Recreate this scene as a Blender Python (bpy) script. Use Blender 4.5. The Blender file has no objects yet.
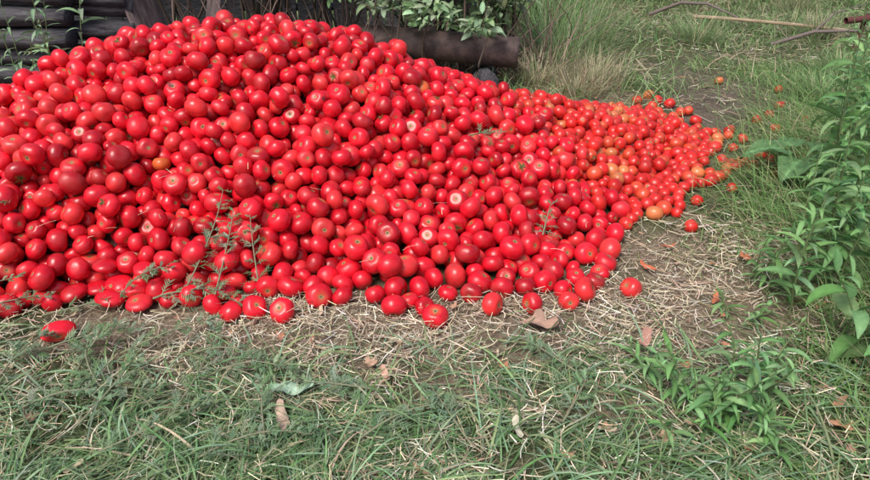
import bpy, math, random, bmesh
import numpy as np
from mathutils import Vector, Matrix, kdtree
random.seed(5); rng=np.random.default_rng(5)
scene=bpy.context.scene
scene.view_settings.view_transform='Standard'; scene.view_settings.look='None'; scene.view_settings.exposure=0

# ---------------------------------------------------------------- helpers
def link(o):
    scene.collection.objects.link(o); return o
def new_mat(name):
    m=bpy.data.materials.new(name); m.use_nodes=True
    nt=m.node_tree; nt.nodes.clear()
    return m,nt,nt.nodes,nt.links
def mesh_from(name,V,F,col=None,mat=None,smooth=True,lp=None,parent=None):
    V=np.asarray(V,dtype=np.float32); F=np.asarray(F,dtype=np.int32)
    me=bpy.data.meshes.new(name)
    k=F.shape[1]
    me.vertices.add(len(V)); me.vertices.foreach_set('co',V.ravel())
    me.loops.add(F.size); me.loops.foreach_set('vertex_index',F.ravel())
    me.polygons.add(len(F)); me.polygons.foreach_set('loop_start',np.arange(0,F.size,k,dtype=np.int32))
    me.polygons.foreach_set('use_smooth',np.full(len(F),smooth,dtype=bool))
    me.update(calc_edges=True)
    if col is not None:
        c=np.ones((len(V),4),dtype=np.float32); c[:,:np.asarray(col).shape[1]]=col
        a=me.color_attributes.new('Col','FLOAT_COLOR','POINT'); a.data.foreach_set('color',c.ravel())
    if lp is not None:
        a=me.attributes.new('lp','FLOAT_VECTOR','POINT'); a.data.foreach_set('vector',np.asarray(lp,dtype=np.float32).ravel())
    if mat: me.materials.append(mat)
    o=link(bpy.data.objects.new(name,me))
    if parent: o.parent=parent
    return o
def gz(x,y):
    x=np.asarray(x,dtype=float); y=np.asarray(y,dtype=float)
    return .010*np.sin(3.1*x+1.3*y)+.008*np.sin(5.3*y-2.2*x+1)+.005*np.sin(11*x+2)*np.sin(9*y)
def vnoise(x,y,s=1.0,seed=0):
    a=seed*1.7
    return (np.sin(s*(1.9*x+.7*y)+a)+np.sin(s*(-.8*x+2.3*y)+2*a+1)+np.sin(s*(3.1*x-2.9*y)+3*a)+np.sin(s*(4.7*x+3.9*y)+a*5))/4

class Buf:
    def __init__(s): s.V=[];s.F=[];s.C=[];s.n=0
    def add(s,V,F,C):
        s.V.append(V); s.F.append(F+s.n); s.C.append(C); s.n+=len(V)
    def build(s,name,mat,parent=None,smooth=True):
        return mesh_from(name,np.concatenate(s.V),np.concatenate(s.F),np.concatenate(s.C),mat,smooth,parent=parent)

def ribbons(buf,P,az,pitch,bend,L,W,col,segs=5,prof='blade',fold=0.0,curl=None,roll=None,ground=True,tipcol=None):
    P=np.asarray(P,float); n=len(P)
    def arr(v): return np.broadcast_to(np.asarray(v,float),(n,)).copy()
    az=arr(az);pitch=arr(pitch);bend=arr(bend);L=arr(L);W=arr(W)
    curl=arr(0 if curl is None else curl); roll=arr(0 if roll is None else roll)
    S=np.linspace(0,1,segs+1)
    ctr=np.zeros((n,segs+1,3)); ctr[:,0]=P
    A=np.zeros((n,segs+1));PT=np.zeros((n,segs+1))
    for i in range(segs+1):
        A[:,i]=az+curl*S[i]; PT[:,i]=pitch-bend*S[i]
        if i:
            pm=(PT[:,i]+PT[:,i-1])/2; am=(A[:,i]+A[:,i-1])/2
            d=np.stack([np.cos(pm)*np.cos(am),np.cos(pm)*np.sin(am),np.sin(pm)],1)
            ctr[:,i]=ctr[:,i-1]+d*(L/segs)[:,None]
    if ground:
        g=gz(ctr[...,0],ctr[...,1])+.004+.012*((np.arange(n)*.618)%1)[:,None]
        ctr[...,2]=np.maximum(ctr[...,2],g)
    if prof=='blade': w=np.clip(1.0-S**2.2,.06,1)
    elif prof=='lance': w=np.clip(np.sin(np.pi*np.clip(S,0,1)**.75)**.85,.05,1)
    elif prof=='oval': w=np.clip(np.sin(np.pi*np.clip(S,0,1)**.8)**.55,.05,1)
    else: w=np.ones_like(S)
    side=np.stack([-np.sin(A),np.cos(A),np.zeros_like(A)],-1)
    up=np.stack([-np.sin(PT)*np.cos(A),-np.sin(PT)*np.sin(A),np.cos(PT)],-1)
    cr=np.cos(roll)[:,None,None]; sr=np.sin(roll)[:,None,None]
    sd=side*cr+up*sr; un=up*cr-side*sr
    hw=(W[:,None]*w[None,:]/2)[...,None]
    col=np.asarray(col,float)
    if col.ndim==1: col=np.broadcast_to(col,(n,3))
    if fold:
        V=np.stack([ctr-sd*hw+un*hw*fold,ctr,ctr+sd*hw+un*hw*fold],2); k=3
    else:
        V=np.stack([ctr-sd*hw,ctr+sd*hw],2); k=2
    V=V.reshape(-1,3)
    f=[]
    for i in range(segs):
        for j in range(k-1):
            f.append([i*k+j,i*k+j+1,(i+1)*k+j+1,(i+1)*k+j])
    f=np.array(f)
    F=(np.arange(n)*(k*(segs+1)))[:,None,None]+f[None]
    F=F.reshape(-1,4)
    t=S[None,:,None,None]
    base=col[:,None,None,:]
    tip=base if tipcol is None else np.broadcast_to(np.asarray(tipcol,float),(n,3))[:,None,None,:]
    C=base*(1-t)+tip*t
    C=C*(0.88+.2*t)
    C=np.broadcast_to(C,(n,segs+1,k,3)).copy()
    if k==3: C[:,:,1,:]*=1.3
    buf.add(V,F,C.reshape(-1,3))

def tube(buf,pts,rad,col,sides=6):
    pts=np.asarray(pts,float); n=len(pts); rad=np.broadcast_to(np.asarray(rad,float),(n,))
    V=[];
    for i in range(n):
        d=pts[min(i+1,n-1)]-pts[max(i-1,0)]; d/= (np.linalg.norm(d)+1e-9)
        a=np.cross(d,[0,0,1.0]) if abs(d[2])<.9 else np.cross(d,[1.0,0,0])
        a/=np.linalg.norm(a); b=np.cross(d,a)
        for j in range(sides):
            t=2*math.pi*j/sides
            V.append(pts[i]+rad[i]*(a*math.cos(t)+b*math.sin(t)))
    F=[]
    for i in range(n-1):
        for j in range(sides):
            F.append([i*sides+j,i*sides+(j+1)%sides,(i+1)*sides+(j+1)%sides,(i+1)*sides+j])
    V=np.array(V)
    c=np.broadcast_to(np.asarray(col,float),(len(V),3))
    buf.add(V,np.array(F),c)

def pal(n,cols,w,jit=.18):
    cols=np.array(cols,float); w=np.array(w,float);w/=w.sum()
    c=cols[rng.choice(len(cols),n,p=w)]
    return np.clip(c*(1+jit*rng.normal(size=(n,1)))*(1+.06*rng.normal(size=(n,3))),.004,.85)

# ---------------------------------------------------------------- materials
def foliage_mat(name,rough=.55,trans=.35,spec=.3,nscale=60):
    m,nt,N,Lk=new_mat(name)
    out=N.new('ShaderNodeOutputMaterial')
    at=N.new('ShaderNodeAttribute'); at.attribute_name='Col'
    geo=N.new('ShaderNodeNewGeometry')
    no=N.new('ShaderNodeTexNoise'); no.inputs['Scale'].default_value=nscale; no.inputs['Detail'].default_value=2
    Lk.new(geo.outputs['Position'],no.inputs['Vector'])
    mr=N.new('ShaderNodeMapRange'); mr.inputs[3].default_value=.72; mr.inputs[4].default_value=1.3
    Lk.new(no.outputs['Fac'],mr.inputs[0])
    mul=N.new('ShaderNodeVectorMath'); mul.operation='SCALE'
    Lk.new(at.outputs['Color'],mul.inputs[0]); Lk.new(mr.outputs[0],mul.inputs['Scale'])
    b=N.new('ShaderNodeBsdfPrincipled'); b.inputs['Roughness'].default_value=rough
    b.inputs['Specular IOR Level'].default_value=spec
    Lk.new(mul.outputs[0],b.inputs['Base Color'])
    if trans>0:
        t=N.new('ShaderNodeBsdfTranslucent'); Lk.new(mul.outputs[0],t.inputs['Color'])
        mx=N.new('ShaderNodeMixShader'); mx.inputs[0].default_value=trans
        Lk.new(b.outputs[0],mx.inputs[1]); Lk.new(t.outputs[0],mx.inputs[2]); Lk.new(mx.outputs[0],out.inputs[0])
    else: Lk.new(b.outputs[0],out.inputs[0])
    return m
M_fol=foliage_mat('foliage'); M_straw=foliage_mat('straw',.7,0,.2,120); M_bark=foliage_mat('bark_twigs',.85,0,.2,40)

def ground_mat():
    m,nt,N,Lk=new_mat('ground_soil_litter')
    out=N.new('ShaderNodeOutputMaterial'); b=N.new('ShaderNodeBsdfPrincipled')
    b.inputs['Roughness'].default_value=.95; b.inputs['Specular IOR Level'].default_value=.15
    geo=N.new('ShaderNodeNewGeometry')
    at=N.new('ShaderNodeAttribute'); at.attribute_name='Col'
    sep=N.new('ShaderNodeSeparateColor'); Lk.new(at.outputs['Color'],sep.inputs[0])
    def noise(s,d=6,r=.6,vec=None,dist=0):
        n=N.new('ShaderNodeTexNoise'); n.inputs['Scale'].default_value=s;n.inputs['Detail'].default_value=d;n.inputs['Roughness'].default_value=r
        n.inputs['Distortion'].default_value=dist
        Lk.new(vec or geo.outputs['Position'],n.inputs['Vector']); return n
    def ramp(f,stops):
        r=N.new('ShaderNodeValToRGB'); e=r.color_ramp.elements
        e[0].position,e[0].color=stops[0][0],(*stops[0][1],1); e[1].position,e[1].color=stops[-1][0],(*stops[-1][1],1)
        for p,c in stops[1:-1]:
            x=e.new(p); x.color=(*c,1)
        Lk.new(f,r.inputs[0]); return r
    fine=noise(55,8,.75,dist=1.2)
    r1=ramp(fine.outputs['Fac'],[(.3,(.09,.068,.048)),(.46,(.22,.17,.12)),(.58,(.37,.30,.21)),(.72,(.55,.47,.36))])
    r3=ramp(fine.outputs['Fac'],[(.3,(.03,.038,.018)),(.5,(.09,.115,.05)),(.7,(.24,.24,.13))])
    r4=ramp(fine.outputs['Fac'],[(.3,(.07,.055,.045)),(.5,(.16,.13,.10)),(.7,(.34,.28,.22))])
    def mx(f,a,c):
        n=N.new('ShaderNodeMix'); n.data_type='RGBA'
        Lk.new(f,n.inputs[0]);Lk.new(a,n.inputs[6]);Lk.new(c,n.inputs[7]); return n.outputs[2]
    mid=noise(5,5,.6)
    def wob(s):
        a=N.new('ShaderNodeMath');a.operation='ADD';Lk.new(s,a.inputs[0]);Lk.new(mid.outputs['Fac'],a.inputs[1])
        q=N.new('ShaderNodeMapRange');q.inputs[1].default_value=.8;q.inputs[2].default_value=1.15;Lk.new(a.outputs[0],q.inputs[0]);return q.outputs[0]
    c=mx(wob(sep.outputs[0]),r4.outputs[0],r3.outputs[0])
    c=mx(wob(sep.outputs[1]),c,r1.outputs[0])
    Lk.new(c,b.inputs['Base Color'])
    bp=N.new('ShaderNodeBump'); bp.inputs['Strength'].default_value=.9; bp.inputs['Distance'].default_value=.02
    Lk.new(fine.outputs['Fac'],bp.inputs['Height']); Lk.new(bp.outputs[0],b.inputs['Normal'])
    Lk.new(b.outputs[0],out.inputs[0]); return m
M_ground=ground_mat()

def tomato_mat():
    m,nt,N,Lk=new_mat('tomato_skin')
    out=N.new('ShaderNodeOutputMaterial'); b=N.new('ShaderNodeBsdfPrincipled')
    col=N.new('ShaderNodeAttribute'); col.attribute_name='Col'
    lp=N.new('ShaderNodeAttribute'); lp.attribute_name='lp'
    sx=N.new('ShaderNodeSeparateXYZ'); Lk.new(lp.outputs['Vector'],sx.inputs[0])
    def math_(op,a,b_=None,clamp=False):
        n=N.new('ShaderNodeMath'); n.operation=op; n.use_clamp=clamp
        for i,v in enumerate((a,b_)):
            if v is None: continue
            if isinstance(v,(int,float)): n.inputs[i].default_value=v
            else: Lk.new(v,n.inputs[i])
        return n.outputs[0]
    geo=N.new('ShaderNodeNewGeometry')
    def noise(s,d):
        n=N.new('ShaderNodeTexNoise'); n.inputs['Scale'].default_value=s; n.inputs['Detail'].default_value=d
        Lk.new(geo.outputs['Position'],n.inputs['Vector']); return n.outputs['Fac']
    def rng_(f,a,b2,c=0,d=1):
        q=N.new('ShaderNodeMapRange'); q.inputs[1].default_value=a;q.inputs[2].default_value=b2;q.inputs[3].default_value=c;q.inputs[4].default_value=d
        Lk.new(f,q.inputs[0]); return q.outputs[0]
    n1=noise(70,4)
    rho=math_('SQRT',math_('ADD',math_('POWER',sx.outputs[0],2.0),math_('POWER',sx.outputs[1],2.0)))
    rho=math_('ADD',rho,math_('MULTIPLY',math_('SUBTRACT',n1,.5),.26))
    top=math_('GREATER_THAN',sx.outputs[2],0)
    def mask(r0,r1):
        mr=N.new('ShaderNodeMapRange'); mr.interpolation_type='SMOOTHSTEP'
        mr.inputs[1].default_value=r0; mr.inputs[2].default_value=r1; mr.inputs[3].default_value=1; mr.inputs[4].default_value=0
        Lk.new(rho,mr.inputs[0]); return math_('MULTIPLY',mr.outputs[0],top)
    halo=math_('MULTIPLY',mask(.18,.6),col.outputs['Alpha'])
    def mixc(f,a,c2):
        mx=N.new('ShaderNodeMix'); mx.data_type='RGBA'
        Lk.new(f,mx.inputs[0]); Lk.new(a,mx.inputs[6])
        if isinstance(c2,tuple): mx.inputs[7].default_value=(*c2,1)
        else: Lk.new(c2,mx.inputs[7])
        return mx.outputs[2]
    n2=noise(22,3)
    sc=N.new('ShaderNodeVectorMath'); sc.operation='SCALE'; Lk.new(col.outputs['Color'],sc.inputs[0]); Lk.new(rng_(n2,.3,.7,.76,1.18),sc.inputs['Scale'])
    c=mixc(halo,sc.outputs[0],(.58,.16,.06))
    dust=math_('MULTIPLY',rng_(noise(13,5),.5,.74),.17)
    c=mixc(dust,c,(.50,.16,.13))
    scar=mask(.13,.23)
    c=mixc(scar,c,(.30,.20,.09))
    c=mixc(mask(.04,.10),c,(.07,.06,.025))
    c=mixc(math_('MULTIPLY',rng_(noise(160,2),.69,.76),.7),c,(.10,.04,.02))
    c=mixc(math_('MULTIPLY',rng_(noise(11,3),.72,.75),.85),c,(.06,.025,.02))
    Lk.new(c,b.inputs['Base Color'])
    rr=math_('ADD',math_('ADD',math_('MULTIPLY',scar,.35),.17),math_('MULTIPLY',n2,.24))
    Lk.new(math_('ADD',rr,dust),b.inputs['Roughness'])
    b.inputs['Specular IOR Level'].default_value=.5
    bp=N.new('ShaderNodeBump'); bp.inputs['Strength'].default_value=.2; bp.inputs['Distance'].default_value=.004
    Lk.new(n1,bp.inputs['Height']); Lk.new(bp.outputs[0],b.inputs['Normal'])
    Lk.new(b.outputs[0],out.inputs[0]); return m
M_tom=tomato_mat()

def simple_noise_mat(name,c1,c2,scale,rough=.8,bump=.4,stretch=(1,1,1),metal=0):
    m,nt,N,Lk=new_mat(name)
    out=N.new('ShaderNodeOutputMaterial'); b=N.new('ShaderNodeBsdfPrincipled')
    tc=N.new('ShaderNodeTexCoord'); mp=N.new('ShaderNodeMapping'); mp.inputs['Scale'].default_value=stretch
    Lk.new(tc.outputs['Object'],mp.inputs[0])
    n=N.new('ShaderNodeTexNoise'); n.inputs['Scale'].default_value=scale; n.inputs['Detail'].default_value=8; n.inputs['Roughness'].default_value=.7
    Lk.new(mp.outputs[0],n.inputs['Vector'])
    r=N.new('ShaderNodeValToRGB'); e=r.color_ramp.elements
    e[0].position=.35; e[0].color=(*c1,1); e[1].position=.68; e[1].color=(*c2,1)
    Lk.new(n.outputs['Fac'],r.inputs[0]); Lk.new(r.outputs[0],b.inputs['Base Color'])
    b.inputs['Roughness'].default_value=rough; b.inputs['Metallic'].default_value=metal
    bp=N.new('ShaderNodeBump'); bp.inputs['Strength'].default_value=bump; bp.inputs['Distance'].default_value=.01
    Lk.new(n.outputs['Fac'],bp.inputs['Height']); Lk.new(bp.outputs[0],b.inputs['Normal'])
    Lk.new(b.outputs[0],out.inputs[0]); return m
M_oldwood=simple_noise_mat('weathered_dark_wood',(.010,.010,.013),(.12,.115,.13),9,.8,.9,(1,7,7))
M_rust=simple_noise_mat('rusty_iron',(.03,.02,.02),(.12,.075,.068),12,.7,.5)
M_board=simple_noise_mat('brown_board',(.03,.022,.022),(.18,.13,.13),8,.8,.6,(1,6,6))
M_pole=simple_noise_mat('pale_wood_pole',(.22,.16,.10),(.45,.36,.25),9,.8,.3,(1,8,8))

# ---------------------------------------------------------------- tomato pile height field
XR=[-3.0,-2.4,-1.97,-1.49,-1.0,-.41,-.025,.345,.76,1.23,1.6,2.0]
ZR=[.12,.34,.50,.73,.79,.69,.53,.41,.30,.18,.09,.02]
YR=[3.0,3.0,3.05,3.2,3.3,3.4,3.45,3.5,3.6,3.75,3.75,3.6]
XF=[-3.0,-1.97,-1.5,-1.0,-.41,-.025,.345,.6,.76,1.03,1.25,1.6,2.0]
YF=[2.3,2.00,1.96,2.00,2.02,2.0,2.06,2.15,2.5,2.68,3.02,3.16,3.28]
def hpile(x,y):
    x=np.asarray(x,float);y=np.asarray(y,float)
    yr=np.interp(x,XR,YR);zr=np.interp(x,XR,ZR);yf=np.interp(x,XF,YF)+.05*np.sin(9*x)+.03*np.sin(21*x+1)
    yb=yr+np.interp(x,[-3,-1,.5,2.0],[1.0,1.2,.8,.45])
    t=np.clip((y-yf)/(yr-yf),-1,1)
    hf=zr*(1.3*t-.3*t*t)
    tb=np.clip((yb-y)/(yb-yr),-1,1)
    hb=zr*np.where(tb>0,np.sin(tb*np.pi/2),tb)
    h=np.where(y<yr,hf,hb)
    h=h+ .035*vnoise(x,y,2.2,3)*np.clip(h/.2,0,1)
    return np.where((x<-3.0)|(x>2.02),-.1,h)
def core(x,y): return np.maximum(hpile(x,y)-.15,gz(x,y))
def corenorm(x,y):
    e=.04
    dx=(core(x+e,y)-core(x-e,y))/(2*e); dy=(core(x,y+e)-core(x,y-e))/(2*e)
    n=np.stack([-dx,-dy,np.ones_like(dx)],-1); return n/np.linalg.norm(n,axis=-1,keepdims=True)

# ---------------------------------------------------------------- ground
def ax(a,b,fa,fb,n_f,n_o):
    return np.concatenate([np.linspace(a,fa,n_o)[:-1],np.linspace(fa,fb,n_f),np.linspace(fb,b,n_o)[1:]])
def dirt(x,y):   # trodden bare strip running away behind the tail of the heap
    c=1.85+.18*(y-4.3)+.12*np.sin(3*y)
    return np.clip(1.15-np.abs(x-c)/(.46+.04*(y-4.3)),0,1)*np.clip((y-3.5)/.6,0,1)*np.clip((6.2-y)/1.6,0,1)
def strawy(x,y):
    a=np.exp(-((y-1.92)/.25)**2)*np.clip((1.4-np.abs(x+.1))/.4,.3,1)
    b=np.exp(-(((x-1.0)/.45)**2+((y-4.75)/.45)**2))+.6*np.exp(-(((x-1.05)/.4)**2+((y-2.4)/.5)**2))
    c=.7*np.exp(-(((x-.35)/.4)**2+((y-1.52)/.10)**2))+.6*np.exp(-(((x+.45)/.3)**2+((y-1.62)/.10)**2))+.4*np.exp(-(((x-.1)/.25)**2+((y-1.28)/.08)**2))
    return np.clip(a+b+c,0,1)
gx=ax(-150,150,-5,6,240,14); gy=ax(-60,250,-1,13,300,14)
X,Y=np.meshgrid(gx,gy)
fade=np.clip(1-(np.maximum(np.abs(X),np.abs(Y-5))-6)/6,0,1)
Z=gz(X,Y)*fade+fade*.004*(np.sin(40*X+13*Y)*np.sin(37*Y-9*X))
V=np.stack([X,Y,Z],-1).reshape(-1,3)
nx=len(gx);ny=len(gy)
i=np.arange(nx-1)[None,:]+nx*np.arange(ny-1)[:,None]
F=np.stack([i,i+1,i+nx+1,i+nx],-1).reshape(-1,4)
gr=np.clip(.76+.3*vnoise(X,Y,1.5,2)-dirt(X,Y),0,1); st=np.clip(.8*strawy(X,Y)+.20+.25*vnoise(X,Y,2.7,4)-.2*dirt(X,Y),0,1)
mesh_from('ground',V,F,np.stack([gr,st,gr*0],-1).reshape(-1,3),M_ground)

# ---------------------------------------------------------------- tomatoes
def smallness(x,y):
    s=x+.58*(y-2.6)-.85
    return np.clip(s/.35+.5,0,1)
def radius(x,y,n):
    s=smallness(x,y); sm=rng.random(n)<s
    r=np.where(sm,rng.uniform(.026,.037,n),rng.uniform(.036,.049,n)*(1-.13*s)*np.where(rng.random(n)<.14,.82,1))
    return r,sm
pts=[];cell={}
def try_add(x,y,z,r,sp,kind,layer):
    k=(int(x//.1),int(y//.1),layer)
    for a in (-1,0,1):
        for b in (-1,0,1):
            for q in cell.get((k[0]+a,k[1]+b,layer),()):
                if (q[0]-x)**2+(q[1]-y)**2+(q[2]-z)**2<(sp*(q[3]+r))**2: return
    q=(x,y,z,r,kind); cell.setdefault(k,[]).append(q); pts.append(q)
for layer,(nc,off,sp) in enumerate([(40000,1.0,.86),(40000,2.6,.86),(9500,4.0,1.1)]):
    cx=rng.uniform(-2.85,2.0,nc); cy=rng.uniform(1.9,4.5,nc)
    h=hpile(cx,cy); ok=h>[.010,.095,.16][layer]
    yr=np.interp(cx,XR,YR)
    ok&=cy<yr+(.7 if layer==0 else .5)
    # the tail breaks up into loose patches
    ok&=(cx<1.2)|(rng.random(nc)<np.clip(1-(cx-1.2)*1.3+.25*vnoise(cx,cy,5,6),.012,1)**4)
    cx=cx[ok];cy=cy[ok]; r,sm=radius(cx,cy,len(cx)); nn=corenorm(cx,cy); z=core(cx,cy)
    for j in range(len(cx)):
        p=np.array([cx[j],cy[j],z[j]])+nn[j]*r[j]*off
        try_add(p[0],p[1],p[2],r[j],sp,sm[j],layer)
for (x,y,r,s) in [(-1.24,1.84,.047,0),(.72,2.13,.041,0),(.60,2.2,.038,0),(.46,2.12,.038,0),(.2,2.0,.044,0),(.0,1.93,.045,0),
    (-.62,1.97,.044,0),(-.52,1.95,.045,0),(-.7,1.95,.04,0),(.34,2.02,.04,0),(1.66,3.6,.027,1),(1.95,3.7,.028,1),(1.85,3.25,.03,1),(1.92,3.32,.028,1),(2.05,3.95,.03,1),(1.72,3.2,.03,1),(1.8,3.4,.03,1),
    (1.78,3.95,.027,1),(2.1,5.0,.03,1),(1.55,4.4,.036,1),(1.42,4.35,.036,1),(1.5,4.5,.034,1),(1.62,4.25,.033,1),(1.47,4.62,.036,1),(1.36,4.5,.034,1),(1.2,2.85,.028,1),(1.1,2.62,.03,1),(1.42,3.0,.028,1),(2.3,4.1,.03,1),(1.98,3.45,.028,1),(2.2,3.6,.03,1),(2.4,4.7,.03,1),(2.12,4.2,.03,1),(2.0,4.1,.03,1),(2.25,4.35,.03,1)]:
    pts.append((x,y,float(gz(x,y))+r*.9,r,bool(s)))
P=np.array([[p[0],p[1],p[2]] for p in pts]); R=np.array([p[3] for p in pts]); SM=np.array([p[4] for p in pts])
N_=len(P); print('tomatoes',N_)
CR=R*.93
for it in range(72):
    if it%6==0:
        kd=kdtree.KDTree(N_)
        for j in range(N_): kd.insert(P[j],j)
        kd.balance(); A=[];B=[]
        for j in range(N_):
            for (_,q,_d) in kd.find_range(P[j],.108):
                if q>j: A.append(j);B.append(q)
        A=np.array(A);B=np.array(B)
    nn=corenorm(P[:,0],P[:,1])
    g=nn.copy(); g[:,2]+=.6; g/=np.linalg.norm(g,axis=1,keepdims=True)
    if it<60: P-=g*.0022
    for sub in range(3):
        d=P[B]-P[A]; L=np.linalg.norm(d,axis=1)+1e-9; ov=(CR[A]+CR[B])-L; m=ov>0
        c=d[m]/L[m,None]*(ov[m,None]*.42)
        np.add.at(P,B[m],c*.5*1.4); np.add.at(P,A[m],-c*.5*1.4)
        cz=core(P[:,0],P[:,1]); dist=(P[:,2]-cz)*nn[:,2]; low=dist<CR*.9
        P[low]+=nn[low]*((CR*.9-dist)[low,None])
def tomato_shape(v,small):
    nt_,npx=14,22; rs=np.random.default_rng(100+v+small*50)
    th=np.linspace(0.0,np.pi,nt_+1); ph=np.arange(npx)*2*np.pi/npx
    T,PH=np.meshgrid(th,ph,indexing='ij')
    nl=rs.integers(4,7); am=rs.uniform(.015,.06); po=rs.uniform(0,6)
    lob=1+am*np.cos(nl*PH+po)*np.sin(T)*np.clip(np.cos(T)+.6,0,2)*.8+.035*np.cos(2*PH+po*2)*np.sin(T)+.015*np.cos(PH+po)
    if small:
        asp=rs.uniform(.92,1.2); r=np.sin(T)**.93*lob*.96
        z=asp*np.cos(T)-.10*np.exp(-(T/.3)**2)
    else:
        asp=rs.uniform(.76,.9); r=np.sin(T)**.86*lob
        z=asp*np.cos(T)-.19*np.exp(-(T/.38)**2)+.04*np.exp(-((np.pi-T)/.3)**2)
    V=np.stack([r*np.cos(PH),r*np.sin(PH),z],-1).reshape(-1,3)
    i=np.arange(nt_)[:,None]*npx; j=np.arange(npx)[None,:]; j2=(j+1)%npx
    F=np.stack([i+j,i+npx+j,i+npx+j2,i+j2],-1).reshape(-1,4)
    return V,F
shapes={(v,s):tomato_shape(v,s) for v in range(10) for s in (0,1)}
Vs=[];Fs=[];Cs=[];LPs=[];n0=0
squash=set(np.argsort((P[:,0]+1.15)**2+(P[:,1]-1.98)**2)[:9].tolist())
calyx=Buf()
for j in range(N_):
    s=int(SM[j]); BV,BF=shapes[(int(rng.integers(10)),s)]
    ax_=rng.normal(size=3)+np.array([0,-.3,.5]); ax_/=np.linalg.norm(ax_)
    if s: ax_[2]*=.4; ax_/=np.linalg.norm(ax_)
    q=Vector(ax_).to_track_quat('Z','Y').to_matrix() @ Matrix.Rotation(rng.uniform(0,6.28),3,'Z')
    Q=np.array(q)
    W=(BV*R[j])@Q.T
    sq=(P[j,1]<1.9 and P[j,0]<-1) or j in squash
    if sq: W[:,2]*=.6; W[:,:2]*=1.15
    Vs.append(W+P[j]); Fs.append(BF+n0); n0+=len(BV); LPs.append(BV)
    u=rng.random()
    if s:
        far=np.clip((P[j,0]-1.1)/.9,0,1)
        c=np.array([.62,.022,.018]) if u<.74-.28*far else (np.array([.62,.065,.028]) if u<.94-.14*far else np.array([.60,.17,.06]))
    else:
        c=np.array([.68,.009,.024]) if u<.52 else (np.array([.56,.007,.019]) if u<.74 else (np.array([.42,.006,.014]) if u<.82 else (np.array([.71,.030,.034]) if u<.992 else np.array([.62,.12,.03]))))
    c=c*rng.uniform(.85,1.1)
    Cs.append(np.broadcast_to(np.array([*c,rng.uniform(0,.8)**1.8]),(len(BV),4)))
    if rng.random()<(.035 if not s else .02) and not sq:
        nb=5; a0=rng.uniform(0,6.28)
        for k in range(nb):
            a=a0+k*6.283/nb+rng.normal(0,.2); e=np.array([math.cos(a),math.sin(a),0])*rng.uniform(.6,1.1); f=np.array([-math.sin(a),math.cos(a),0])
            zt=.62 if not s else .9
            pp=[np.array([0,0,zt+.06]),e*.2+np.array([0,0,zt+.13]),e*.42+np.array([0,0,zt+.2]),e*.6+np.array([0,0,zt+.3*rng.random()+.05])]
            ww=[.04,.07,.05,.01]
            VV=[]
            for p_,w_ in zip(pp,ww): VV+= [p_-f*w_,p_+f*w_]
            VV=(np.array(VV)*R[j])@Q.T+P[j]
            calyx.add(VV,np.array([[0,1,3,2],[2,3,5,4],[4,5,7,6]]),np.broadcast_to(np.array([.14,.17,.05])*rng.uniform(.6,1.2),(8,3)))
pile=link(bpy.data.objects.new('tomato_pile',None))
mesh_from('tomatoes',np.concatenate(Vs),np.concatenate(Fs),np.concatenate(Cs),M_tom,True,np.concatenate(LPs),parent=pile)
calyx.build('calyxes',M_fol,parent=pile)
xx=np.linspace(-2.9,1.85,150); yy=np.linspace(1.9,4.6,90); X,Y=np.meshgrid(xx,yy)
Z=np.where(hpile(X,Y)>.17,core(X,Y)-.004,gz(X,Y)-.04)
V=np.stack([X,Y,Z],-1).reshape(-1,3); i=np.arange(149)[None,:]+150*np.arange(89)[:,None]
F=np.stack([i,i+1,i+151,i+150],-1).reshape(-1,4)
M_core=simple_noise_mat('tomato_gap_shade',(.03,.004,.004),(.10,.010,.008),30,.6,.3)  # dark red filler; the shade between tomatoes is put into its colour
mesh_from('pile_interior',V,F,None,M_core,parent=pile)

# ---------------------------------------------------------------- grass
GREEN=[(.19,.32,.15),(.24,.36,.22),(.12,.23,.085),(.28,.36,.17),(.52,.48,.33)]
def inpile(x,y,th=.0): return hpile(x,y)>th
g=Buf()
def scatter(n,x0,x1,y0,y1): return rng.uniform(x0,x1,n),rng.uniform(y0,y1,n)
x,y=scatter(29000,-1.7,1.9,.85,2.15)
dens=np.clip(.44+1.0*vnoise(x,y,2.6,1)+(1.68-y)*1.1-.5*strawy(x,y),0.06,1)
dens*=np.clip(.2+np.clip((1.94-y)/.32,0,1),0,1)
k=(rng.random(len(x))<dens)&~inpile(x,y); x=x[k];y=y[k];n=len(x)
clump=2.2*vnoise(x,y,3.5,7)*math.pi
az=clump+rng.normal(0,.6,n)
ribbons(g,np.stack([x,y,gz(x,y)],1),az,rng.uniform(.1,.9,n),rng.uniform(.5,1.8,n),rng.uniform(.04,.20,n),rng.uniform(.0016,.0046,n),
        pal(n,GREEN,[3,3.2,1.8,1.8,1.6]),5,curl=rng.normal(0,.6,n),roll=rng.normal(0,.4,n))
x,y=scatter(1500,-1.6,1.3,.95,1.8); n=len(x)
ribbons(g,np.stack([x,y,gz(x,y)+.01],1),2.2*vnoise(x,y,3.5,7)*math.pi+rng.normal(0,.7,n),rng.uniform(.1,.8,n),rng.uniform(.6,1.6,n),rng.uniform(.12,.28,n),rng.uniform(.004,.008,n),
        pal(n,GREEN,[3,3.2,1.5,1,.6]),7,curl=rng.normal(0,.4,n),roll=rng.normal(0,.4,n),fold=.3)
g.build('grass',M_fol)
g=Buf()
x,y=scatter(58000,.5,4.5,1.0,5.5)
dd=(x-(.90+.25*(y-1.5)))
dens=np.clip(dd*1.6+.14+.4*vnoise(x,y,2.4,2),0.04,.85)
dens*=1-.93*np.clip(dirt(x,y)*1.1,0,1)
k=(rng.random(len(x))<dens)&(~inpile(x,y,.02)|((x>1.45)&(rng.random(len(x))<.35))); x=x[k];y=y[k];n=len(x)
az=2.6+1.6*vnoise(x,y,3,4)+rng.normal(0,.8,n)
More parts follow.
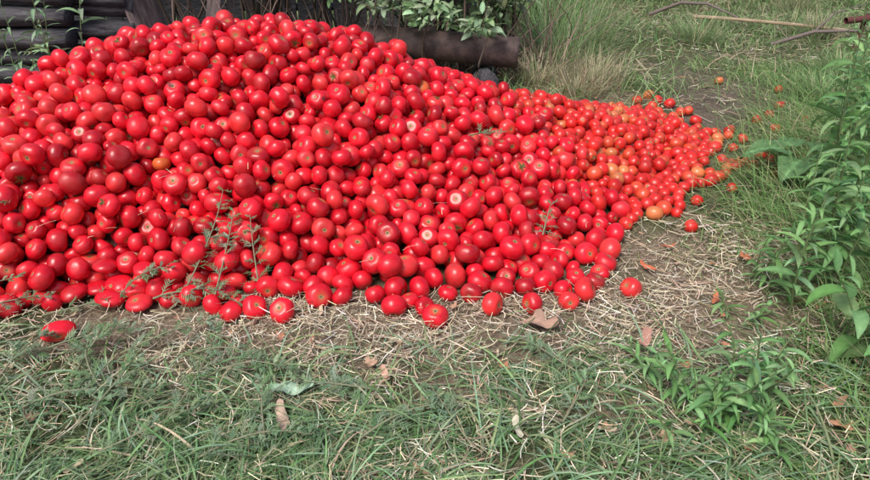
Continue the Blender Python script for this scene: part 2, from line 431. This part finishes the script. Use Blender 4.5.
tall=np.clip((x-.85)/.8,.3,1.25)*np.clip(1-(y-3.4)*.4,.5,1)
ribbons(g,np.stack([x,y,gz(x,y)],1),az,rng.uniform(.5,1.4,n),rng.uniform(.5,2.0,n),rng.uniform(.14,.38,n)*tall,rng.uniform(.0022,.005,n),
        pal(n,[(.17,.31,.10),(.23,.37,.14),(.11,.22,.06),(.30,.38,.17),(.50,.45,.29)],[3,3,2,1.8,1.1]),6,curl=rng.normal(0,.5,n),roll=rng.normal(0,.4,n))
g.build('grass',M_fol)
g=Buf()
x,y=scatter(66000,-5,9,4.0,12)
dens=np.clip(.55+.8*vnoise(x,y,1.1,5)+(y-5)*.10,0.08,1)
dens*=1-.93*np.clip(dirt(x,y)*1.1,0,1)
dens*=np.where((x>-4.5)&(x<.3)&(y<6),.25,1)
k=(rng.random(len(x))<dens)&~inpile(x,y,.0); x=x[k];y=y[k];n=len(x)
az=rng.uniform(0,6.28,n)
hs=np.where((x>2.0)&(y<8),.7,1.0)
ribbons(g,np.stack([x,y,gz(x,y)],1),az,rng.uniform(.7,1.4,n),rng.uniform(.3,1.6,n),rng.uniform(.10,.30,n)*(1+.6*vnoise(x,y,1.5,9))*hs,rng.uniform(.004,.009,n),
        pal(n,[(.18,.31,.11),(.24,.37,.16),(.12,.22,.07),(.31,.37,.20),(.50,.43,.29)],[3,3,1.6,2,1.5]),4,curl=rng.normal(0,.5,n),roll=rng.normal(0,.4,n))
g.build('meadow_grass',M_fol)
g=Buf()
for (cx,cy,nn_,hh,dry) in [(1.0,5.3,420,.55,.15),(.95,5.9,500,.75,.15),(1.35,6.1,300,.6,.2),(1.35,6.9,500,.8,.1),(.75,4.95,300,.35,.85),(1.15,4.95,420,.34,.95),(1.0,4.7,300,.25,.9),(.8,7,500,.9,.1),
    (3.1,5.2,350,.35,.1),(3.6,6.6,350,.35,.4),(4.3,5.8,350,.4,.1),(2.9,3.6,500,.45,.1),(2.5,3.0,500,.5,.1),(2.15,2.5,450,.45,.1),(3.3,4.4,400,.4,.1),(2.6,4.5,260,.28,.1),(2.4,6.4,300,.35,.2),(4.0,7.9,400,.45,.4),(5.4,7.6,400,.5,.3),(1.75,2.0,350,.4,.1),(1.55,1.45,300,.3,.15)]:
    a=rng.uniform(0,6.28,nn_); rr=np.abs(rng.normal(0,.13,nn_)); x=cx+rr*np.cos(a);y=cy+rr*np.sin(a)
    cols=pal(nn_,[(.19,.32,.12),(.25,.38,.17),(.50,.44,.30)],[max(.02,(1-dry)*.6),max(.02,(1-dry)*.4),dry+.08])
    ribbons(g,np.stack([x,y,gz(x,y)],1),a+rng.normal(0,.6,nn_),rng.uniform(.9,1.5,nn_),rng.uniform(.2,1.5,nn_),hh*rng.uniform(.5,1.1,nn_),rng.uniform(.003,.006,nn_),cols,6,curl=rng.normal(0,.4,nn_))
g.build('tall_grass',M_fol)

# ---------------------------------------------------------------- straw / litter
g=Buf()
SC=[(.64,.56,.42),(.48,.39,.27),(.76,.70,.57),(.24,.17,.12),(.48,.33,.25)]
x,y=scatter(42000,-1.9,2.2,.9,2.7)
dens=np.clip(strawy(x,y)+.32,0,1)*np.clip(.65+.8*vnoise(x,y,3,11),.15,1)
k=(rng.random(len(x))<dens)&~inpile(x,y,.03); x=x[k];y=y[k];n=len(x)
ribbons(g,np.stack([x,y,gz(x,y)+rng.uniform(.004,.035,n)],1),rng.uniform(0,6.28,n),rng.normal(0,.12,n),rng.normal(0,.25,n),rng.uniform(.02,.13,n)*rng.uniform(.5,1,n),rng.uniform(.0011,.0033,n),
        pal(n,SC,[4,3,2,1.8,1],.2),3,prof='flat',curl=rng.normal(0,.5,n),roll=rng.normal(0,.5,n))
x,y=scatter(22000,-.5,5,2.5,9)
k=(rng.random(len(x))<np.clip(.45+.6*vnoise(x,y,2,12),.1,1))&~inpile(x,y,.01); x=x[k];y=y[k];n=len(x)
ribbons(g,np.stack([x,y,gz(x,y)+rng.uniform(.003,.03,n)],1),rng.uniform(0,6.28,n),rng.normal(.05,.15,n),rng.normal(0,.3,n),rng.uniform(.03,.15,n),rng.uniform(.002,.0045,n),
        pal(n,SC,[3,3,1,2,1],.2)*.85,3,prof='flat',curl=rng.normal(0,.4,n),roll=rng.normal(0,.6,n))
x,y=scatter(70,-1.4,1.6,2.0,2.5); n=len(x)
ribbons(g,np.stack([x,y,np.maximum(hpile(x,y),0)+.025],1),rng.uniform(0,6.28,n),rng.normal(0,.3,n),.5,rng.uniform(.02,.07,n),.0018,pal(n,SC,[4,3,1,2,1]),3,prof='flat',curl=rng.normal(0,.6,n),ground=False)
g.build('dry_straw',M_straw)

# ---------------------------------------------------------------- plants
LG=((.13,.27,.09),(.18,.34,.13),(.22,.38,.17))
def weed(name,x,y,h,stems=3,leaf=.085,lw=.018,spread=.06,lean=.25,cols=LG,nl=16,leaf_pitch=(.1,.8),leanaz=None,prof='lance'):
    b=Buf()
    for s in range(stems):
        a=rng.uniform(0,6.28); px=x+spread*rng.uniform(0,1)*math.cos(a); py=y+spread*rng.uniform(0,1)*math.sin(a)
        la=a if leanaz is None else leanaz+rng.normal(0,.4); ln=lean*rng.uniform(.3,1.2); H=h*rng.uniform(.7,1.1)
        k=9; T=np.linspace(0,1,k); c=np.stack([px+math.cos(la)*ln*H*T**1.6+.006*np.sin(7*T+s),py+math.sin(la)*ln*H*T**1.6,gz(px,py)+H*T*(1-.12*ln*T)],1)
        tube(b,c,np.linspace(.004,.0015,k),(.20,.27,.12),5)
        m=int(nl*H/h)
        tt=np.linspace(.12,1,m)+rng.normal(0,.01,m); tt=np.clip(tt,0,1)
        P0=np.stack([np.interp(tt,T,c[:,q]) for q in range(3)],1)
        azs=np.arange(m)*2.4+rng.normal(0,.3,m)+s
        LL=leaf*(.55+.6*np.sin(np.pi*np.clip(tt,.1,.95)**.8))*rng.uniform(.6,1.2,m)*np.where(tt>.9,.7,1)
        ribbons(b,P0,azs,rng.uniform(*leaf_pitch,m)+.5*(tt>.85),rng.uniform(.5,1.9,m),LL,lw*LL/leaf,pal(m,cols,[1]*len(cols),.16),7,prof=prof,fold=.35,roll=rng.normal(0,.4,m),curl=rng.normal(0,.35,m),ground=True)
    return b.build(name,M_fol)
weed('leafy_weed',.80,1.50,.24,7,.085,.017,.12,.5)
weed('leafy_weed',.96,1.60,.22,5,.08,.016,.10,.5)
weed('leafy_weed',.72,1.38,.14,4,.07,.015,.08,.6)
weed('leafy_weed',.66,1.64,.10,3,.07,.013,.07,.5)
weed('leafy_weed',.95,1.36,.14,3,.07,.013,.07,.5)
weed('leafy_weed',1.24,2.00,.58,3,.11,.020,.07,.2,nl=26)
weed('leafy_weed',1.20,2.18,.30,3,.09,.017,.08,.35)
weed('leafy_weed',1.42,2.12,.60,3,.11,.022,.08,.2,nl=26)
weed('leafy_weed',1.60,2.40,.85,4,.14,.028,.10,.15,nl=34)
weed('leafy_weed',1.38,1.72,.34,4,.15,.05,.05,.4,nl=10)
weed('leafy_weed',1.76,2.72,1.0,4,.14,.028,.10,.15,nl=36)
weed('leafy_weed',1.95,3.0,.92,4,.13,.026,.12,.2,nl=32)
weed('leafy_weed',2.2,3.4,.8,4,.12,.024,.15,.25,nl=26)
weed('leafy_weed',2.6,3.9,.6,4,.11,.022,.2,.25,nl=18)
weed('leafy_weed',1.30,1.50,.18,3,.10,.03,.05,.5,nl=8)
weed('leafy_weed',1.05,1.95,.12,3,.06,.013,.08,.6)
# burdock: broad heart-shaped wavy leaves on stalks
b=Buf(); bx,by=1.80,3.10
for (a,tl,sz,pt) in [(2.9,.16,.10,.5),(3.9,.14,.09,.35),(1.9,.15,.085,.6),(5.0,.12,.08,.4),(.6,.14,.085,.5),(2.4,.07,.06,.7)]:
    top=np.array([bx+tl*math.cos(a)*.7,by+tl*math.sin(a)*.7,tl*.95+.03]); base=np.array([bx,by,float(gz(bx,by))])
    T=np.linspace(0,1,6)[:,None]; mid=(top+base)/2+np.array([0,0,.04])
    tube(b,(1-T)**2*base+2*T*(1-T)*mid+T*T*top,np.linspace(.005,.003,6),(.25,.36,.18),6)
    nu,nv=12,9; V=[];C=[]
    ex=np.array([math.cos(a),math.sin(a),0]); ey=np.array([-math.sin(a),math.cos(a),0])
    for iu in range(nu+1):
        u=iu/nu; hw=sz*.95*max(.02,math.sin(math.pi*min(1,u*.94+.06)**.62))**.8
        for iv in range(nv):
            v=iv/(nv-1)*2-1
            back=-.28*sz*(v*v)*(1-u)**2
            along=(u*1.9*sz)+back
            z=.25*abs(v)*hw+.012*math.sin(9*u+7*v+a)*abs(v)-(.9*(u**2)*sz)+pt*along*.35+.004*math.cos(u*26-abs(v)*6)
            p=top+ex*along+ey*(v*hw)+np.array([0,0,z]); V.append(p)
            k_=.8 if abs(v)>.1 else 1.5
            C.append(np.array([.17,.33,.14])*k_*(1+.18*math.cos(u*26-abs(v)*6)))
    F=[[iu*nv+iv,iu*nv+iv+1,(iu+1)*nv+iv+1,(iu+1)*nv+iv] for iu in range(nu) for iv in range(nv-1)]
    b.add(np.array(V),np.array(F),np.array(C))
b.build('burdock',M_fol)
PL=((.22,.36,.20),(.27,.40,.25),(.17,.29,.15))
weed('leafy_weed',-1.98,3.72,.95,4,.13,.024,.1,.25,nl=26,cols=PL)
weed('leafy_weed',-2.15,3.6,.78,4,.13,.022,.1,.3,nl=22,cols=PL)

def surf(x,y): return float(max(hpile(x,y),gz(x,y)))
def feather(name,specs):
    b=Buf()
    for (x,y,az,L,lift) in specs:
        k=10; T=np.linspace(0,1,k); cu=rng.uniform(-.5,.5)
        px=x+L*T*np.cos(az+cu*T); py=y+L*T*np.sin(az+cu*T)
        pz=np.array([surf(px[i],py[i]) for i in range(k)])+.02+lift*np.sin(np.pi*T*.8)
        c=np.stack([px,py,pz],1)
        tube(b,c,np.linspace(.004,.0014,k),(.30,.31,.20),5)
        m=int(L*80)
        tt=np.sort(rng.uniform(.05,1,m)); P0=np.stack([np.interp(tt,T,c[:,q]) for q in range(3)],1)
        sgn=np.where(np.arange(m)%2,1,-1); A=az+cu*tt+sgn*rng.uniform(.5,1.2,m)
        LL=rng.uniform(.03,.07,m)*(1.15-.6*tt); pit=rng.uniform(-.2,.7,m)
        cols=pal(m,[(.21,.31,.18),(.27,.37,.24),(.16,.26,.13)],[1,1,1],.12)
        ribbons(b,P0,A,pit,rng.uniform(0,.8,m),LL,.003,cols,4,ground=False)
        for f in (.25,.42,.58,.74,.9):
            for sg in (-1,1):
                Q=P0+np.stack([np.cos(pit)*np.cos(A),np.cos(pit)*np.sin(A),np.sin(pit)],1)*(LL*f)[:,None]*.95
                Q[:,2]-=.1*LL*f
                ribbons(b,Q,A+sg*.8,pit+rng.normal(0,.3,m),.3,LL*.36,.0042,cols,2,ground=False)
    return b.build(name,M_fol)
feather('cut_thistle_branch',[(-.92,1.96,.9,.42,.05),(-.78,1.93,1.3,.36,.05),(-.62,2.05,1.9,.25,.04),(-.98,2.0,.35,.35,.04),(-1.35,1.95,.3,.45,.03)])
feather('cut_thistle_branch',[(-1.3,1.72,.2,.35,.05),(-1.15,1.6,-.3,.35,.04),(-1.0,1.75,.1,.3,.05),(-1.2,1.48,.5,.3,.04),(-.95,1.55,2.6,.3,.05),(-1.1,1.66,1.0,.2,.07),(-1.32,1.6,1.2,.25,.05),(-1.0,1.42,.9,.3,.05),(-.8,1.72,.2,.25,.04)])
feather('cut_thistle_branch',[(-.75,1.45,1.2,.42,.03),(-.62,1.3,.4,.3,.04),(-.9,1.32,.2,.3,.04),(-.45,1.35,1.9,.25,.04),(-.2,1.35,.6,.28,.04),(.1,1.32,2.2,.25,.03),(-.15,1.55,3.3,.28,.04),(-.7,1.62,.3,.3,.05),(.35,1.42,.9,.22,.03),(.45,1.62,2.6,.25,.03)])
feather('cut_thistle_branch',[(.42,2.36,1.2,.16,.03),(.15,2.9,.3,.18,.02),(-1.9,2.1,.5,.4,.03),(-1.75,1.9,.2,.35,.05),(-1.6,1.85,.9,.3,.05)])

# ---------------------------------------------------------------- fallen leaves
M_leaf=foliage_mat('dry_leaf',.8,0,.2,90)
def fallen(x,y,size,az,col,lobed=True,tilt=.2,lift=.012):
    k=22; V=[(0,0,0)]
    for i in range(k):
        t=2*math.pi*i/k
        r=(1+.32*math.cos(5*t)+.08*math.cos(15*t+1)) if lobed else (1.25 if abs(math.cos(t))>.8 else .8)*(1-.12*math.sin(2*t))
        px=r*math.cos(t)*(1 if lobed else 1.25); py=r*math.sin(t)*(.8 if lobed else .6)
        V.append((px*.5,py*.5,.10*(px*px+py*py)+.10*math.sin(3*t+x*9)))
    for i in range(k):
        V.append((V[i+1][0]*.55,V[i+1][1]*.55,V[i+1][2]*.3))
    V=np.array(V)*size
    M=np.array(Matrix.Rotation(az,3,'Z')@Matrix.Rotation(tilt,3,'X'))
    V=V@M.T+np.array([x,y,surf(x,y)+lift+size*.12])
    F=[]
    for i in range(k):
        j=(i+1)%k; F.append([1+i,1+j,k+1+j,k+1+i])
    for i in range(0,k,2):
        F.append([0,k+1+i,k+1+i+1,k+1+(i+2)%k])
    c=np.broadcast_to(np.array(col),(len(V),3)).copy(); c[:k+1]*=.85; c[0]*=1.2
    return V,np.array(F),c
b=Buf()
for (x,y,s,az,col,lb) in [(.36,1.90,.13,.4,(.42,.27,.20),True),(.68,1.8,.075,1.2,(.45,.24,.19),False),(.62,1.37,.05,.5,(.45,.28,.2),True),(-.42,1.43,.07,2,(.48,.35,.27),False),
    (-.2,1.68,.05,1,(.43,.28,.19),True),(-.15,1.62,.045,2,(.55,.32,.24),False),(.72,1.42,.04,0,(.5,.35,.25),False),(.83,2.3,.05,2.2,(.5,.14,.07),False),(1.0,2.05,.05,1.2,(.5,.17,.09),False),(.95,2.45,.04,.2,(.5,.16,.08),False),
    (-.42,1.56,.085,.2,(.36,.50,.38),False),(.22,1.38,.05,1.7,(.6,.55,.43),False),(.78,1.68,.045,.7,(.38,.18,.11),True),(1.22,2.35,.05,.7,(.4,.15,.08),True),(1.15,1.5,.05,.7,(.38,.2,.12),False),(1.12,1.42,.05,2.7,(.38,.2,.12),True)]:
    b.add(*fallen(x,y,s,az,col,lb,rng.uniform(-.35,.35),.02))
for _ in range(330):
    x=rng.uniform(-1.5,2.4); y=rng.uniform(1.1,5.2)
    if hpile(x,y)>0: continue
    b.add(*fallen(x,y,rng.uniform(.012,.038),rng.uniform(0,6),np.array([(.42,.25,.17),(.32,.2,.13),(.52,.42,.3),(.45,.2,.12)][rng.integers(4)]),bool(rng.integers(2)),rng.normal(0,.3),.012))
b.build('fallen_leaves',M_leaf)

# ---------------------------------------------------------------- background bushes
def bush(name,blobs,n,leaf=(.06,.10),lw=.035,cols=((.10,.17,.07),(.14,.21,.10),(.07,.12,.05)),branches=30):
    b=Buf(); w=np.array([s[3]*s[4]*s[5] for s in blobs]); w/=w.sum()
    idx=rng.choice(len(blobs),n,p=w); B_=np.array(blobs)[idx]
    d=rng.normal(size=(n,3)); d/=np.linalg.norm(d,axis=1,keepdims=True)
    rad=rng.uniform(.35,1,n)**.5*(1+.15*np.sin(5*d[:,0]+idx)+.15*np.sin(7*d[:,2]+2*idx))
    Pp=B_[:,:3]+d*rad[:,None]*B_[:,3:6]; Pp[:,2]=np.maximum(Pp[:,2],.03)
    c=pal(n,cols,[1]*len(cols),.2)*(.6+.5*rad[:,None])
    az=np.arctan2(d[:,1],d[:,0])+rng.normal(0,.9,n)
    LL=rng.uniform(*leaf,n)
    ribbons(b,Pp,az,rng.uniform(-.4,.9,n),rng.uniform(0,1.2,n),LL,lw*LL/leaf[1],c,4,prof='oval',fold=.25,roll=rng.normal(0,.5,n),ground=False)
    for k in range(branches):
        s=blobs[rng.integers(len(blobs))]
        e=np.array(s[:3])+rng.normal(size=3)*np.array(s[3:6])*.5; e[2]=max(e[2],.2)
        st=np.array([s[0]+rng.normal()*.15,s[1]+rng.normal()*.15,0.0]); mid=(st+e)/2+rng.normal(size=3)*.08
        T=np.linspace(0,1,7)[:,None]; pts_=(1-T)**2*st+2*T*(1-T)*mid+T*T*e
        tube(b,pts_,np.linspace(.014,.003,7),(.12,.09,.07),5)
    return b.build(name,M_fol)
PALE=((.26,.38,.22),(.31,.43,.26),(.18,.29,.14),(.36,.46,.29))
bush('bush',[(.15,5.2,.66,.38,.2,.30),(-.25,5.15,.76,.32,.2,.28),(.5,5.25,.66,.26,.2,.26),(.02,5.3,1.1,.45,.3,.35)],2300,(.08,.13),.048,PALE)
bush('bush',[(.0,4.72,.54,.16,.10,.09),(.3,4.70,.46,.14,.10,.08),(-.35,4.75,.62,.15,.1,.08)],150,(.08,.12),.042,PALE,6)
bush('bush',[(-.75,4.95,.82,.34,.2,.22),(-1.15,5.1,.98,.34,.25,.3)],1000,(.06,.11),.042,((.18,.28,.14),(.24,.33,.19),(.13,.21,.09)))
bush('bush',[(-2.0,5.4,1.4,.6,.3,.4),(-2.9,5.3,1.5,.6,.35,.5),(-1.3,5.5,1.5,.6,.3,.5)],2200,(.06,.1),.035,((.09,.15,.06),(.12,.2,.08)))  # added canopy above the view, placed to darken the area behind the heap
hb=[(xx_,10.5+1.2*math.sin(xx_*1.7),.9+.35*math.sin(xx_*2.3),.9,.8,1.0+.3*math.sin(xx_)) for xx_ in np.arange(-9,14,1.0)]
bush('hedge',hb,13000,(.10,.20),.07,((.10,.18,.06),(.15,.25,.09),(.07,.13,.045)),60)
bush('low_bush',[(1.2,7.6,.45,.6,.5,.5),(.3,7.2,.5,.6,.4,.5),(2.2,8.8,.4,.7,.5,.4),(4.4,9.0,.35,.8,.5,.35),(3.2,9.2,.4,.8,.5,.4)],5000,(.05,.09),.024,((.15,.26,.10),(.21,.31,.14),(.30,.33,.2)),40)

b=Buf()
for k in range(190):
    x=rng.uniform(-1.9,1.0); y=rng.uniform(4.45,5.1); L=rng.uniform(.4,1.1); a=rng.uniform(0,6.28); ti=rng.uniform(.2,1.45)
    if x>-.4: y=rng.uniform(5.05,5.3)
    T=np.linspace(0,1,7); cu=rng.normal(0,.6)
    pts_=np.stack([x+L*T*np.cos(ti)*np.cos(a+cu*T),y+.3*L*T*np.cos(ti)*np.sin(a+cu*T),.02+L*T*np.sin(ti)+.03*np.sin(6*T+k)],1)
    tube(b,pts_,np.linspace(.007,.002,7)*rng.uniform(.5,1.3),np.array([.2,.14,.12])*rng.uniform(.4,1.6),5)
b.build('dry_twigs',M_bark)

def log(par,name,p0,p1,r,mat,sides=18,segs=14,flat=1.0,seed=0,roll=0):
    rs=np.random.default_rng(seed); p0=np.array(p0,float);p1=np.array(p1,float); d=p1-p0; L=np.linalg.norm(d); 
    V=[];cr,sr=math.cos(roll),math.sin(roll)
    for i in range(segs+1):
        t=i/segs; rr=r*(1+.06*math.sin(5*t+seed)+.04*rs.normal())
        for j in range(sides):
            a=2*math.pi*j/sides; q=rr*(1+.05*math.cos(3*a+seed)+.04*math.cos(7*a+t*3))
            u_,v_=q*math.cos(a),q*math.sin(a)*flat+.02*math.sin(3*t+seed)
            V.append((t*L,u_*cr-v_*sr,u_*sr+v_*cr))
    F=[]
    for i in range(segs):
        for j in range(sides): F.append([i*sides+j,(i+1)*sides+j,(i+1)*sides+(j+1)%sides,i*sides+(j+1)%sides])
    c0=len(V);V.append((0,0,.02*math.sin(seed)));V.append((L,0,.02*math.sin(3+seed)))
    for j in range(0,sides,2):
        F.append([c0,j,(j+1)%sides,(j+2)%sides]); s=segs*sides
        F.append([c0+1,s+(j+2)%sides,s+(j+1)%sides,s+j])
    o=mesh_from(name,np.array(V),np.array(F),None,mat,True,parent=par)
    o.location=p0; o.rotation_mode='QUATERNION'; o.rotation_quaternion=Vector(d).to_track_quat('X','Z')
    return o
stack=link(bpy.data.objects.new('log_stack',None))
k=0
for row,zc in enumerate([.07,.185,.30,.415,.53,.645,.76,.87]):
    for q in range(2):
        k+=1
        log(stack,f'log_{k}',(-4.3+.1*math.sin(k*2),4.12+q*.19+.04*math.sin(k),zc+.03),(-2.0+.16*math.sin(k*3.3),4.17+q*.19+.03*math.cos(k),zc-.03+.015*math.cos(k*2)),.075,M_oldwood,flat=.72,seed=k)
log(None,'leaning_board',(-1.62,4.28,.0),(-2.02,4.62,1.25),.15,M_board,flat=.22,seed=4,roll=.35)
log(None,'leaning_board',(-1.55,4.5,.0),(-1.35,4.8,1.3),.10,M_board,flat=.25,seed=9,roll=-.3)
fence=link(bpy.data.objects.new('board_fence',None))
for i in range(36):
    bm=bmesh.new(); bmesh.ops.create_cube(bm,size=1)
    for v in bm.verts:
        v.co=Vector((v.co.x*.135,v.co.y*.022,v.co.z*1.5+.75+(.04*math.sin(i*2.3) if v.co.z>0 else 0)))
    bmesh.ops.bevel(bm,geom=bm.edges[:],offset=.004,segments=1)
    me=bpy.data.meshes.new('board'); bm.to_mesh(me); bm.free(); me.materials.append(M_oldwood)
    o=link(bpy.data.objects.new(f'board_{i+1}',me)); o.location=(-4.9+i*.147,5.95+.006*math.sin(i*5),-.01); o.rotation_euler=(0,.01*math.sin(i*3),0); o.parent=fence
for z in (.4,1.2):
    log(fence,f'rail_{z}',(-5,6.0,z),(.35,6.0,z),.03,M_oldwood,seed=3)

def pipe(name,p0,p1,r,th,mat):
    par=link(bpy.data.objects.new(name,None))
    p0=np.array(p0,float);p1=np.array(p1,float);L=np.linalg.norm(p1-p0);sides=40
    prof=[(0,r-th),(0,r),(.012,r+.006),(.035,r+.006),(.04,r),(L*.5,r*1.0),(L-.04,r),(L-.035,r+.006),(L-.012,r+.006),(L,r),(L,r-th),(L*.5,r-th),(0,r-th)]
    V=[];F=[]
    for (a,q) in prof:
        for j in range(sides):
            t=2*math.pi*j/sides
            V.append((a,q*math.cos(t),q*math.sin(t)))
    for i in range(len(prof)-1):
        for j in range(sides): F.append([i*sides+j,(i+1)*sides+j,(i+1)*sides+(j+1)%sides,i*sides+(j+1)%sides])
    o=mesh_from('tube',np.array(V),np.array(F),None,mat,False,parent=par)
    o.location=p0; o.rotation_mode='QUATERNION'; o.rotation_quaternion=Vector(p1-p0).to_track_quat('X','Z')
    for n_,t in enumerate((.15,.8)):
        c=p0+(p1-p0)*t
        log(par,f'support_{n_+1}',(c[0],c[1]-.22,(c[2]-r)*.5-.005),(c[0]+.02,c[1]+.22,(c[2]-r)*.5-.005),(c[2]-r)*.5,M_oldwood,seed=20+n_)
    return par
pipe('rusty_pipe',(-.62,4.95,.34),(.58,4.80,.27),.105,.012,M_rust)
log(None,'wooden_pole',(2.55,7.0,.12),(4.35,6.25,.08),.015,M_pole,seed=7)
fr=link(bpy.data.objects.new('rusty_frame',None))
b=Buf(); RC=(.11,.042,.04)
tube(b,[(3.35,5.55,.02),(3.4,5.58,.40)],.018,RC,8)
tube(b,[(3.2,5.5,.36),(4.1,5.65,.42)],.026,RC,8)
tube(b,[(3.42,5.5,.22),(4.1,5.6,.24)],.018,RC,8)
tube(b,[(4.0,5.6,.0),(4.02,5.65,.46)],.02,RC,8)
b.build('bars',M_bark,parent=fr)
b=Buf()
for (pts_,r) in [([(2.3,7.6,.05),(2.55,7.4,.2),(2.75,7.2,.22),(3.0,7.0,.12)],.022),([(2.55,7.4,.2),(2.7,7.45,.36),(2.95,7.4,.42)],.012),([(3.0,6.2,.03),(3.3,6.1,.16),(3.7,5.95,.2),(4.2,5.95,.25)],.02),([(3.3,6.1,.16),(3.5,6.2,.3),(3.8,6.3,.36)],.01)]:
    tube(b,pts_,np.linspace(r,r*.4,len(pts_)),(.16,.13,.12),7)
b.build('dead_branch',M_bark)

# ---------------------------------------------------------------- light
w=bpy.data.worlds.new('World'); scene.world=w; w.use_nodes=True
nt=w.node_tree; bg=nt.nodes['Background']; sky=nt.nodes.new('ShaderNodeTexSky'); sky.sky_type='NISHITA'; sky.sun_disc=False
EL=math.radians(55); AZ=math.radians(212)
sky.sun_elevation=EL; sky.sun_rotation=AZ; sky.air_density=1.0; sky.dust_density=4.0; sky.ozone_density=1.0
nt.links.new(sky.outputs[0],bg.inputs[0]); bg.inputs[1].default_value=.15
sd=bpy.data.lights.new('sun','SUN'); sd.energy=3.2; sd.angle=math.radians(26); sd.color=(1,.95,.88)
so=link(bpy.data.objects.new('sun',sd))
dirv=Vector((math.sin(AZ)*math.cos(EL),math.cos(AZ)*math.cos(EL),math.sin(EL)))
so.rotation_euler=dirv.to_track_quat('Z','Y').to_euler()
# ---------------------------------------------------------------- camera
cd=bpy.data.cameras.new('camera'); cd.sensor_width=36; cd.lens=28.26; cd.clip_end=600; cd.clip_start=.05
co=link(bpy.data.objects.new('camera',cd)); co.location=(0,0,1.35); co.rotation_euler=(math.radians(90-28),0,0)
scene.camera=co
